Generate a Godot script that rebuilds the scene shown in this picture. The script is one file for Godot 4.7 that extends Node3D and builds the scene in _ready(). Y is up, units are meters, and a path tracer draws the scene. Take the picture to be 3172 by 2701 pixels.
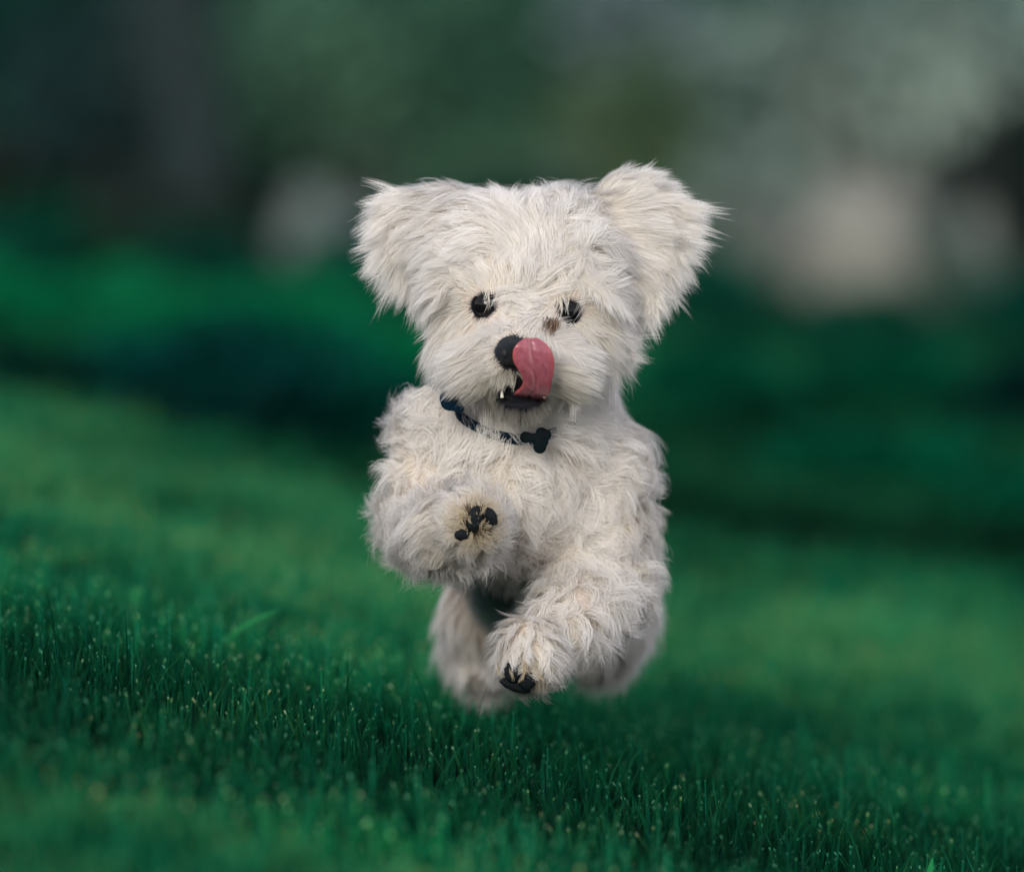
extends Node3D
# A small white dog running over a lawn towards a long lens, tongue over its nose; bushes, stones and trees far out of focus behind.

var rng := RandomNumberGenerator.new()
var used := {}

# ---------------------------------------------------------------- naming helpers
func numbered(called: String) -> String:
	if not used.has(called):
		used[called] = 0
		return called
	used[called] += 1
	return "%s_%03d" % [called, used[called]]

func tag(o: Node, label: String, category := "", group := "") -> void:
	o.set_meta("label", label)
	if category != "":
		o.set_meta("category", category)
	if group != "":
		o.set_meta("group", group)

func thing(called: String, label: String, category: String, at := Vector3.ZERO, group := "") -> Node3D:
	var o := Node3D.new()
	o.name = numbered(called)
	add_child(o, true)
	o.position = at
	tag(o, label, category, group)
	return o

func part(called: String, mesh: Mesh, mat: Material, parent: Node, at := Vector3.ZERO) -> MeshInstance3D:
	var o := MeshInstance3D.new()
	o.name = called
	o.mesh = mesh
	o.material_override = mat
	o.position = at
	parent.add_child(o, true)
	return o

func col(r: float, g: float, b: float) -> Color:
	return Color(r, g, b).linear_to_srgb()

func mat(c: Color, rough := 0.8, vertex := false, back := 0.0, spec := 0.5) -> StandardMaterial3D:
	var m := StandardMaterial3D.new()
	m.albedo_color = c
	m.roughness = rough
	m.metallic_specular = spec
	m.vertex_color_use_as_albedo = vertex
	m.cull_mode = BaseMaterial3D.CULL_DISABLED
	if back > 0.0:
		m.backlight_enabled = true
		m.backlight = Color(back, back, back)
	return m

# ---------------------------------------------------------------- triangle collector
class Acc:
	var v := PackedVector3Array()
	var n := PackedVector3Array()
	var c := PackedColorArray()
	var i := PackedInt32Array()
	func mesh() -> ArrayMesh:
		var a := []
		a.resize(Mesh.ARRAY_MAX)
		a[Mesh.ARRAY_VERTEX] = v
		if n.size() == v.size():
			a[Mesh.ARRAY_NORMAL] = n
		if c.size() == v.size():
			a[Mesh.ARRAY_COLOR] = c
		a[Mesh.ARRAY_INDEX] = i
		var m := ArrayMesh.new()
		m.add_surface_from_arrays(Mesh.PRIMITIVE_TRIANGLES, a)
		return m

# a closed tube of rings; every ring is given by centre, two half axes
func tube(rings: Array, sides: int, colors: Array) -> ArrayMesh:
	var f := Acc.new()
	for k in rings.size():
		var r: Array = rings[k]
		var ce: Vector3 = r[0]
		var ax: Vector3 = r[1]
		var ay: Vector3 = r[2]
		var nk := mini(k + 1, rings.size() - 1)
		var along: Vector3 = rings[nk][0] - rings[maxi(nk - 1, 0)][0]
		if ay.cross(along).dot(ax) < 0.0:
			ay = -ay
		for s in sides:
			var t := TAU * s / sides
			f.v.append(ce + ax * cos(t) + ay * sin(t))
			f.c.append(colors[k] if colors[k] is Color else colors[k][s])
	var first: Array = rings[0]
	var last: Array = rings[rings.size() - 1]
	f.v.append(first[0])
	f.c.append(f.c[0])
	f.v.append(last[0])
	f.c.append(f.c[f.c.size() - 2])
	var nb := f.v.size() - 2
	for k in rings.size() - 1:
		for s in sides:
			var a := k * sides + s
			var b := k * sides + (s + 1) % sides
			var c2 := a + sides
			var d2 := b + sides
			f.i.append_array(PackedInt32Array([a, c2, b, b, c2, d2]))
	for s in sides:
		var e := (rings.size() - 1) * sides
		f.i.append_array(PackedInt32Array([nb, s, (s + 1) % sides]))
		f.i.append_array(PackedInt32Array([nb + 1, e + (s + 1) % sides, e + s]))
	smooth(f)
	return f.mesh()

func smooth(f: Acc) -> void:
	f.n.resize(f.v.size())
	f.n.fill(Vector3.ZERO)
	for t in f.i.size() / 3:
		var a := f.i[t * 3]
		var b := f.i[t * 3 + 1]
		var c := f.i[t * 3 + 2]
		var fn := (f.v[c] - f.v[a]).cross(f.v[b] - f.v[a])
		f.n[a] += fn
		f.n[b] += fn
		f.n[c] += fn
	for k in f.n.size():
		f.n[k] = f.n[k].normalized()

# ---------------------------------------------------------------- terrain
var hills := FastNoiseLite.new()
func ground_y(x: float, z: float) -> float:
	var far := smoothstep(0.6, -9.0, z)
	var s := lerpf(0.25, 0.055, far)
	var bank := maxf(0.0, -15.5 - z)
	return minf(bank * bank * 0.12, 7.0 + bank * 0.05) - s * 5.0 * tanh(x / 5.0) + hills.get_noise_2d(x * 40.0, z * 40.0) * 0.014 * clampf((absf(z) + 0.2) * 2.0, 0.3, 1.0)

func build_ground(m: Material) -> void:
	var xs: Array[float] = []
	var zs: Array[float] = []
	for k in range(-60, 61):
		xs.append(signf(k) * (absf(k) * 0.07 + pow(absf(k) / 60.0, 4.0) * 116.0))
	for k in range(0, 150):
		zs.append(7.0 - k * 0.17 - pow(k / 149.0, 8.0) * 150.0)
	var f := Acc.new()
	for z in zs:
		for x in xs:
			f.v.append(Vector3(x, ground_y(x, z), z))
	var w := xs.size()
	for a in zs.size() - 1:
		for b in w - 1:
			var p := a * w + b
			f.i.append_array(PackedInt32Array([p, p + w, p + 1, p + 1, p + w, p + w + 1]))
	smooth(f)
	for k in f.n.size():
		if f.n[k].y < 0.0:
			f.n[k] = -f.n[k]
	var o := part("ground", f.mesh(), m, self)
	o.set_meta("kind", "structure")
	tag(o, "dark soil and thatch of the sloping lawn under the grass", "ground")

# ---------------------------------------------------------------- grass
func blade(f: Acc, base: Vector3, h: float, w: float, lean: Vector3, yaw: float, root: Color, top: Color, cut: bool, tipc: Color, segs := 3) -> void:
	var side := Vector3(cos(yaw), 0, sin(yaw))
	var at := f.v.size()
	var rows := segs + 1 if cut else segs
	for k in rows:
		var t := float(k) / segs
		if cut and k == segs:
			t = 1.0
		var p := base + Vector3(0, h * t, 0) + lean * (h * t * t)
		p.y -= lean.length_squared() * h * t * t * 0.4
		var ww := w * (1.0 - 0.45 * t * t) * 0.5
		var nn := Vector3(-side.z, 0.25, side.x).normalized()
		f.v.append(p - side * ww)
		f.v.append(p + side * ww)
		f.n.append(nn)
		f.n.append(nn)
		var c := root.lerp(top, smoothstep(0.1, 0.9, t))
		f.c.append(c)
		f.c.append(c)
	for k in rows - 1:
		var a := at + k * 2
		f.i.append_array(PackedInt32Array([a, a + 2, a + 1, a + 1, a + 2, a + 3]))
	var e := at + (rows - 1) * 2
	var tip := base + Vector3(0, h, 0) + lean * h
	tip.y -= lean.length_squared() * h * 0.4
	var n2 := f.n[e]
	if cut:
		# the mown end: a short, dry, frayed tip
		var b := f.v.size()
		var up := (f.v[e] - f.v[e - 2]).normalized()
		for q in 2:
			f.v.append(f.v[e + q])
			f.n.append(n2)
			f.c.append(tipc)
		for q in 2:
			f.v.append(f.v[e + q] + up * w * rng.randf_range(0.4, 1.1))
			f.n.append(n2)
			f.c.append(tipc)
		f.i.append_array(PackedInt32Array([b, b + 2, b + 1, b + 1, b + 2, b + 3]))
	else:
		f.v.append(tip)
		f.n.append(n2)
		f.c.append(top)
		f.i.append_array(PackedInt32Array([e, e + 2, e + 1]))

func grass_patch(count: int, radius: float, hmin: float, hmax: float, pale: bool) -> ArrayMesh:
	var f := Acc.new()
	for k in count:
		var r := radius * sqrt(rng.randf())
		var a := rng.randf() * TAU
		var h := rng.randf_range(hmin, hmax)
		var wide := rng.randf_range(0.0015, 0.0032)
		var lean := Vector3(rng.randf_range(-1, 1), 0, rng.randf_range(-1, 1)) * rng.randf_range(0.05, 0.45)
		var g := rng.randf_range(0.65, 1.25)
		if rng.randf() < 0.10:
			h *= rng.randf_range(1.15, 1.55)
		elif pale and rng.randf() < 0.09:
			h *= rng.randf_range(1.6, 2.3)
			wide = rng.randf_range(0.0011, 0.0017)
			lean *= 1.5
			g *= 1.5
		var warm := rng.randf()
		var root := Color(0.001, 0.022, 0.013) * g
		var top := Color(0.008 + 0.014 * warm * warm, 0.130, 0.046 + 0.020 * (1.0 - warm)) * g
		var tipc := Color(0.12, 0.34, 0.15).lerp(Color(0.46, 0.50, 0.30), rng.randf()) if pale else Color(0.04, 0.20, 0.08).lerp(Color(0.13, 0.24, 0.12), rng.randf())
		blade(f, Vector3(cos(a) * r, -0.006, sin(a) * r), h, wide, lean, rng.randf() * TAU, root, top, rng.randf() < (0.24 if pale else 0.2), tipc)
	return f.mesh()

func build_grass(m: Material) -> void:
	var tone := FastNoiseLite.new()
	tone.seed = 5
	tone.frequency = 1.0
	var spots: Array[Transform3D] = []
	var tints: Array[Color] = []
	var z := 2.3
	while z > -19.0:
		var step := 0.056 if z > -2.5 else (0.10 if z > -9.0 else 0.16)
		var half := 1.4 + 0.10 * maxf(0.0, 2.0 - z) + 0.28 * maxf(0.0, -2.5 - z)
		var x := -half
		while x < half:
			var px := x + rng.randf_range(-0.5, 0.5) * step
			var pz := z + rng.randf_range(-0.5, 0.5) * step
			var k := step / 0.056
			var b := Basis(Vector3.UP, rng.randf() * TAU).scaled(Vector3(k, rng.randf_range(0.85, 1.15) * (1.0 + 0.12 * (k - 1.0)), k))
			spots.append(Transform3D(b, Vector3(px, ground_y(px, pz), pz)))
			var t := tone.get_noise_2d(px * 1.6, pz * 0.8)
			var u := tone.get_noise_2d(px * 7.0 + 40.0, pz * 4.0)
			var w := tone.get_noise_2d(px * 19.0, pz * 9.0 + 70.0)
			var dark_band := exp(-pow((pz - 0.05 + px * 0.35) / 0.42, 2.0))  # tufts in a slanting band near the dog are tinted darker
			var dry := exp(-pow((pz + 1.9) / 1.1, 2.0)) + 0.75 * exp(-pow((pz - 0.80 + px * 0.3) / 0.36, 2.0))  # two lit bands of the lawn, their light put into the tint
			var g := clampf(1.05 + t * lerpf(0.9, 2.2, smoothstep(-1.0, -3.0, pz)) + u * 0.8 + w * 0.6 + 0.85 * dry, 0.35, 2.6) * (1.0 - 0.52 * dark_band)
			var yel := clampf(0.18 + u * 0.9 + w * 0.5 + t * 0.4 + 0.65 * dry, 0.0, 1.0)
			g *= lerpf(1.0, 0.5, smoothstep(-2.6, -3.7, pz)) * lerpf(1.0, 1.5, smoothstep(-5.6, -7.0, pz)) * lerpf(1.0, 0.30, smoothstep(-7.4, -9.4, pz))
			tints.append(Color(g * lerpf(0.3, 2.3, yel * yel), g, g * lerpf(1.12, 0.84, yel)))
			x += step
		z -= step
	for half in 2:
		var pick := PackedInt32Array()
		for k in spots.size():
			var at := spots[k].origin
			if (absf(at.z - 0.05 + at.x * 0.30) < 0.62) == (half == 0):
				pick.append(k)
		var mm := MultiMesh.new()
		mm.transform_format = MultiMesh.TRANSFORM_3D
		mm.use_colors = true
		mm.mesh = grass_patch(60, 0.05, 0.020, 0.044, half == 0)
		mm.instance_count = pick.size()
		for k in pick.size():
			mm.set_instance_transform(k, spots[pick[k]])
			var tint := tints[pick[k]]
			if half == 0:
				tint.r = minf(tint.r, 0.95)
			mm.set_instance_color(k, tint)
		var o := MultiMeshInstance3D.new()
		o.name = numbered("grass")
		o.multimesh = mm
		o.material_override = m
		add_child(o, true)
		o.set_meta("kind", "stuff")
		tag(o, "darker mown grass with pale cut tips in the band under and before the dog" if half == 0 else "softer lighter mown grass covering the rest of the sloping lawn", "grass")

# ---------------------------------------------------------------- leafy things
func leaf_cloud(f: Acc, centre: Vector3, size: Vector3, count: int, clumps: int, leaf: float, ca: Color, cb: Color) -> void:
	var cs: Array[Vector3] = []
	var cr: Array[float] = []
	var ct: Array[float] = []
	for k in clumps:
		var d := Vector3(rng.randfn(), rng.randfn(), rng.randfn()).normalized() * pow(rng.randf(), 0.4)
		cs.append(centre + d * size * 0.78)
		cr.append(rng.randf_range(0.22, 0.42))
		ct.append(rng.randf())
	for k in count:
		var q := rng.randi() % clumps
		var d := Vector3(rng.randfn(), rng.randfn(), rng.randfn()).normalized() * pow(rng.randf(), 0.5)
		var p := cs[q] + d * size * cr[q]
		var u := (d + Vector3(rng.randfn(), rng.randfn(), rng.randfn()) * 0.7).normalized()
		var w := u.cross(Vector3(rng.randfn(), rng.randfn(), rng.randfn())).normalized()
		var l := leaf * rng.randf_range(0.6, 1.3)
		var c := ca.lerp(cb, clampf(ct[q] * 0.7 + rng.randf() * 0.3, 0.0, 1.0)) * rng.randf_range(0.8, 1.2)
		var at := f.v.size()
		var nn := u.cross(w).normalized()
		f.v.append(p)
		f.v.append(p + u * l * 0.5 + w * l * 0.24 + nn * l * 0.08)
		f.v.append(p + u * l * 0.5 - w * l * 0.24 + nn * l * 0.08)
		f.v.append(p + u * l - nn * l * 0.1)
		for e in 4:
			f.n.append(nn)
			f.c.append(c)
		f.i.append_array(PackedInt32Array([at, at + 1, at + 2, at + 2, at + 1, at + 3]))

func limb(a: Vector3, b: Vector3, ra: float, rb: float, bend: float) -> ArrayMesh:
	var rings := []
	var cols := []
	var d := (b - a).normalized()
	var s := d.cross(Vector3(0.3, 0.1, 1.0)).normalized()
	var u := s.cross(d)
	var off := Vector3(rng.randfn(), 0, rng.randfn()) * bend
	for k in 9:
		var t := k / 8.0
		var r := lerpf(ra, rb, t) * rng.randf_range(0.94, 1.06)
		if k == 0:
			r *= 1.25
		rings.append([a.lerp(b, t) + off * sin(t * PI), s * r, u * r])
		cols.append(Color(1, 1, 1) * rng.randf_range(0.8, 1.1))
	return tube(rings, 9, cols)

func bush(called: String, label: String, category: String, at: Vector3, size: Vector3, count: int, leaf: float, ca: Color, cb: Color, bark: Material, leafm: Material, group := "") -> Node3D:
	var o := thing(called, label, category, at, group)
	for k in 3:
		var a := TAU * (k + rng.randf() * 0.5) / 3.0
		part("stem", limb(Vector3(cos(a), 0, sin(a)) * size.x * 0.08 - Vector3(0, 0.02, 0), Vector3(cos(a) * size.x * 0.5, size.y * 1.2, sin(a) * size.z * 0.5), size.x * 0.035 + 0.004, 0.004, size.x * 0.08), bark, o)
	var f := Acc.new()
	leaf_cloud(f, Vector3(0, size.y, 0), size, count, 14 + count / 260, leaf, ca, cb)
	part("foliage", f.mesh(), leafm, o)
	return o

func tree(called: String, label: String, at: Vector3, height: float, r: float, crown_y: float, crown: Vector3, count: int, leaf: float, ca: Color, cb: Color, bark: Material, leafm: Material, group := "") -> Node3D:
	var o := thing(called, label, "tree", at, group)
	var lean := Vector3(rng.randf_range(-0.1, 0.1), 0, rng.randf_range(-0.1, 0.1)) * height * 0.3
	var trunk := part("trunk", limb(Vector3(0, -0.1, 0), Vector3(0, height * 0.8, 0) + lean, r, r * 0.4, height * 0.02), bark, o)
	for k in 5:
		var a := TAU * (k + rng.randf() * 0.6) / 5.0
		part("limb", limb(Vector3(0, height * (0.42 + 0.07 * k), 0) + lean * 0.6, Vector3(cos(a) * crown.x * 0.7, crown_y + rng.randf_range(-0.2, 0.5) * crown.y, sin(a) * crown.z * 0.7), r * 0.45, r * 0.12, height * 0.02), bark, trunk)
	var f := Acc.new()
	leaf_cloud(f, Vector3(0, crown_y, 0) + lean, crown, count, 26 + count / 300, leaf, ca, cb)
	part("crown", f.mesh(), leafm, o)
	return o

func boulder(called: String, label: String, at: Vector3, size: Vector3, m: Material, sd: int, group := "") -> void:
	var nz := FastNoiseLite.new()
	nz.seed = sd
	nz.frequency = 0.9
	var f := Acc.new()
	var la := 18
	var lo := 26
	for a in la + 1:
		for b in lo:
			var th := PI * a / la
			var ph := TAU * b / lo
			var d := Vector3(sin(th) * cos(ph), cos(th), sin(th) * sin(ph))
			var r := 1.0 + nz.get_noise_3dv(d * 1.4) * 0.45 + nz.get_noise_3dv(d * 5.0) * 0.12
			f.v.append(d * r * size)
	for a in la:
		for b in lo:
			var p := a * lo + b
			var q := a * lo + (b + 1) % lo
			f.i.append_array(PackedInt32Array([p, p + lo, q, q, p + lo, q + lo]))
	smooth(f)
	var o := part(numbered(called), f.mesh(), m, self, at)
	tag(o, label, "boulder", group)

# ---------------------------------------------------------------- the dog's body: a field of tapered capsules and ellipsoids, meshed as surface nets
const TORSO := 0
const SKULL := 1
const MUZZLE := 2
const EAR_A := 3
const EAR_B := 4
const FORE_A := 5
const FORE_B := 6
const HIND := 7
const PAW_A := 8
const PAW_B := 9
const HINDPAW := 10
const TAIL := 11
const NECK := 12

var pk := PackedInt32Array()      # 0 capsule, 1 ellipsoid
var pa := PackedVector3Array()
var pb := PackedVector3Array()    # capsule end, or ellipsoid radii
var pr := PackedVector2Array()
var pg := PackedInt32Array()
var pt: Array[Basis] = []

func cap(region: int, a: Vector3, b: Vector3, ra: float, rb: float) -> void:
	pk.append(0)
	pa.append(a)
	pb.append(b)
	pr.append(Vector2(ra, rb))
	pg.append(region)
	pt.append(Basis())

func egg(region: int, c: Vector3, r: Vector3, turn := Basis()) -> void:
	pk.append(1)
	pa.append(c)
	pb.append(r)
	pr.append(Vector2(maxf(r.x, maxf(r.y, r.z)), 0))
	pg.append(region)
	pt.append(turn.transposed())

func prim(k: int, p: Vector3) -> float:
	if pk[k] == 0:
		var a := pa[k]
		var ab := pb[k] - a
		var t := clampf((p - a).dot(ab) / ab.length_squared(), 0.0, 1.0)
		return (p - a - ab * t).length() - lerpf(pr[k].x, pr[k].y, t)
	var q := pt[k] * (p - pa[k])
	var r := pb[k]
	var k0 := (q / r).length()
	var k1 := (q / (r * r)).length()
	return k0 * (k0 - 1.0) / maxf(k1, 0.001)

func field(p: Vector3) -> float:
	var d := 1.0
	for k in pk.size():
		var e := prim(k, p)
		var h := maxf(0.016 - absf(d - e), 0.0) / 0.016
		d = minf(d, e) - h * h * 0.004
	return d

func region_at(p: Vector3) -> int:
	var best := 9.0
	var got := 0
	for k in pk.size():
		var e := prim(k, p)
		if e < best:
			best = e
			got = pg[k]
	return got

func gradient(p: Vector3) -> Vector3:
	var e := 0.002
	return Vector3(field(p + Vector3(e, 0, 0)) - field(p - Vector3(e, 0, 0)), field(p + Vector3(0, e, 0)) - field(p - Vector3(0, e, 0)), field(p + Vector3(0, 0, e)) - field(p - Vector3(0, 0, e))).normalized()

func surface_nets(lo: Vector3, hi: Vector3, cell: float) -> Acc:
	var nx := int(ceil((hi.x - lo.x) / cell / 4.0)) * 4
	var ny := int(ceil((hi.y - lo.y) / cell / 4.0)) * 4
	var nz := int(ceil((hi.z - lo.z) / cell / 4.0)) * 4
	var sy := nx + 1
	var sz := (nx + 1) * (ny + 1)
	var val := PackedFloat32Array()
	val.resize(sz * (nz + 1))
	val.fill(1.0)
	var near := PackedInt32Array()
	for bz in nz / 4:
		for by in ny / 4:
			for bx in nx / 4:
				var c := lo + Vector3(bx * 4 + 2, by * 4 + 2, bz * 4 + 2) * cell
				var d := field(c)
				if absf(d) > cell * 4.6:
					if d < 0.0:
						for k in 5:
							for j in 5:
								for i in 5:
									val[(bx * 4 + i) + (by * 4 + j) * sy + (bz * 4 + k) * sz] = d
					continue
				near.append_array(PackedInt32Array([bx, by, bz]))
	for b in near.size() / 3:
		for k in 5:
			for j in 5:
				for i in 5:
					var x := near[b * 3] * 4 + i
					var y := near[b * 3 + 1] * 4 + j
					var z := near[b * 3 + 2] * 4 + k
					val[x + y * sy + z * sz] = field(lo + Vector3(x, y, z) * cell)
	var f := Acc.new()
	var index := {}
	var off := PackedInt32Array([0, 1, sy, sy + 1, sz, sz + 1, sz + sy, sz + sy + 1])
	var edges := PackedInt32Array([0, 1, 2, 3, 4, 5, 6, 7, 0, 2, 1, 3, 4, 6, 5, 7, 0, 4, 1, 5, 2, 6, 3, 7])
	for b in near.size() / 3:
		for k in 4:
			for j in 4:
				for i in 4:
					var x := near[b * 3] * 4 + i
					var y := near[b * 3 + 1] * 4 + j
					var z := near[b * 3 + 2] * 4 + k
					var at := x + y * sy + z * sz
					var sum := Vector3.ZERO
					var hits := 0
					for e in 12:
						var a := edges[e * 2]
						var c := edges[e * 2 + 1]
						var va := val[at + off[a]]
						var vc := val[at + off[c]]
						if (va < 0.0) != (vc < 0.0):
							var t := va / (va - vc)
							var p := Vector3(a & 1, (a >> 1) & 1, a >> 2)
							var q := Vector3(c & 1, (c >> 1) & 1, c >> 2)
							sum += p.lerp(q, t)
							hits += 1
					if hits > 0:
						index[at] = f.v.size()
						f.v.append(lo + (Vector3(x, y, z) + sum / hits) * cell)
	for at: int in index:
		var v0 := val[at]
		for axis in 3:
			var step := [1, sy, sz][axis] as int
			var v1 := val[at + step]
			if (v0 < 0.0) == (v1 < 0.0):
				continue
			var u := [sy, sz, 1][axis] as int
			var w := [sz, 1, sy][axis] as int
			if not (index.has(at - u) and index.has(at - w) and index.has(at - u - w)):
				continue
			var a: int = index[at]
			var b: int = index[at - u]
			var c: int = index[at - u - w]
			var d: int = index[at - w]
			if v0 < 0.0:
				f.i.append_array(PackedInt32Array([a, c, b, a, d, c]))
			else:
				f.i.append_array(PackedInt32Array([a, b, c, a, c, d]))
	for k in f.v.size():
		f.n.append(gradient(f.v[k]))
	return f

# ---------------------------------------------------------------- fur
# one lock: a centre line that leaves the skin, bends over and curls, with strands that gather towards its tip
func lock(f: Acc, root: Vector3, n: Vector3, flow: Vector3, length: float, lift: float, fall: Vector3, curl: float, turns: float, strands: int, radius: float, clump: float, width: float, tone: Color, tipc: Color, seg: int, loose: float, phase := -1.0) -> void:
	var d0 := (n * lift + flow * (1.0 - lift)).normalized()
	var d1 := (n * lift * 0.3 + flow + fall).normalized()
	var b := d0.cross(n)
	if b.length_squared() < 0.01:
		b = d0.cross(Vector3(0.3, 1, 0.2))
	b = b.normalized()
	var c := b.cross(d0)
	var ph := rng.randf() * TAU
	if phase >= 0.0:
		ph = phase + rng.randf_range(-0.5, 0.5)
	var mid := PackedVector3Array()
	var p := Vector3.ZERO
	mid.append(p)
	for k in seg:
		var t := (k + 1.0) / seg
		p += d0.lerp(d1, t).normalized() * (length / seg)
		var amp := curl * smoothstep(0.0, 0.6, t)
		var an := ph + TAU * turns * t
		mid.append(p + b * (amp * cos(an)) + c * (amp * 0.7 * sin(an)))
	for s in strands:
		var r := radius * sqrt(rng.randf())
		var an := rng.randf() * TAU
		var tb := n.cross(b).normalized()
		var o := b * (r * cos(an)) + tb * (r * sin(an))
		var cl := clump * rng.randf_range(0.6, 1.0) if rng.randf() > 0.12 else clump * 0.15
		var ls := rng.randf_range(0.66, 1.08)
		var jit := Vector3(rng.randf_range(-1, 1), rng.randf_range(-1, 1), rng.randf_range(-1, 1)) * (length * loose)
		if cl < 0.3:
			jit *= 2.2
		var roll := rng.randf_range(-0.65, 0.65)
		var wob := rng.randf() * TAU
		var g := rng.randf_range(0.93, 1.05)
		var w := width * rng.randf_range(0.5, 0.95)
		var prev := root + o
		var at := f.v.size()
		for k in seg + 1:
			var t := float(k) / seg
			var pos := root + o * (1.0 - cl * t) + mid[k] * ls + jit * (t * t)
			var dirn := (mid[mini(k + 1, seg)] - mid[maxi(k - 1, 0)]).normalized()
			var nn := (n * cos(roll) + b * sin(roll))
			var side := dirn.cross(nn).normalized()
			var nv := (side.cross(dirn) * 0.3 + n * 0.7).normalized()
			var cc := tone.lerp(tipc, t) * g
			if k < seg:
				var ww := side * (w * 0.5 * (1.0 - 0.7 * t * t))
				f.v.append(pos - ww)
				f.v.append(pos + ww)
				f.n.append(nv)
				f.n.append(nv)
				f.c.append(cc)
				f.c.append(cc)
			else:
				f.v.append(pos)
				f.n.append(nv)
				f.c.append(cc)
		for k in seg - 1:
			var a := at + k * 2
			f.i.append(a)
			f.i.append(a + 2)
			f.i.append(a + 1)
			f.i.append(a + 1)
			f.i.append(a + 2)
			f.i.append(a + 3)
		var e := at + (seg - 1) * 2
		f.i.append(e)
		f.i.append(e + 2)
		f.i.append(e + 1)

func flat(v: Vector3, n: Vector3) -> Vector3:
	var q := v - n * v.dot(n)
	if q.length_squared() < 1e-8:
		q = n.cross(Vector3(0.2, 0.3, 1.0))
	return q.normalized()

func noise3(nz: FastNoiseLite, p: Vector3) -> Vector3:
	return Vector3(nz.get_noise_3dv(p), nz.get_noise_3dv(p + Vector3(31, 7, 3)), nz.get_noise_3dv(p + Vector3(5, 53, 17)))

const EYE_A := Vector3(-0.0184, 0.3857, 0.0290)
const EYE_B := Vector3(0.0405, 0.3812, 0.0290)
const NOSE := Vector3(0.0008, 0.3528, 0.0780)
const BROW := Vector3(0.0091, 0.3833, 0.0450)
const EARROOT_A := Vector3(-0.0185, 0.4734, -0.0200)
const EARROOT_B := Vector3(0.0541, 0.4518, -0.0200)
const PADS_A := Vector3(-0.0272, 0.2242, 0.0900)
const PADS_B := Vector3(0.0053, 0.1027, 0.0750)
const MOUTH := Vector3(0.0068, 0.3198, 0.0550)

var nz3 := FastNoiseLite.new()

func fur_coat(skin: Acc, coats: Array) -> void:
	var nz := FastNoiseLite.new()
	nz.seed = 11
	nz.frequency = 30.0
	nz3.seed = 29
	nz3.frequency = 17.0
	var nz2 := FastNoiseLite.new()
	nz2.seed = 12
	nz2.frequency = 12.0
	var owed := 0.0
	for t in skin.i.size() / 3:
		var ia := skin.i[t * 3]
		var ib := skin.i[t * 3 + 1]
		var ic := skin.i[t * 3 + 2]
		var a := skin.v[ia]
		var b := skin.v[ib]
		var c := skin.v[ic]
		var area := (b - a).cross(c - a).length() * 0.5
		var mid := (a + b + c) / 3.0
		var reg := region_at(mid)
		var dens := 17000.0
		match reg:
			SKULL: dens = 46000.0
			MUZZLE: dens = 76000.0
			EAR_A, EAR_B: dens = 62000.0
			FORE_A, FORE_B: dens = 26000.0
			PAW_A, PAW_B: dens = 40000.0
			HIND, HINDPAW: dens = 24000.0
			NECK: dens = 38000.0
		if reg == TORSO and mid.z > -0.14:
			dens = 26000.0
		if mid.z < -0.22 and reg == TORSO:
			dens = 11000.0
		owed += area * dens
		while owed > 1.0:
			owed -= 1.0
			var u := rng.randf()
			var w := rng.randf()
			if u + w > 1.0:
				u = 1.0 - u
				w = 1.0 - w
			var p := a + (b - a) * u + (c - a) * w
			var n := (skin.n[ia] * (1.0 - u - w) + skin.n[ib] * u + skin.n[ic] * w).normalized()
			one_lock(p, n, reg, nz, nz2, coats)

# the shade under the belly and inside the thigh, painted as bald dark skin
func belly_shade(p: Vector3, reg: int) -> float:
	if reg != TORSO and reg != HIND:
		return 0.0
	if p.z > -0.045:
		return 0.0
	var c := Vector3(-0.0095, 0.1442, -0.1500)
	return 1.0 - smoothstep(0.75, 1.1, Vector2((p.x - c.x) / 0.030, (p.y - c.y) / 0.040).length())

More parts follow.
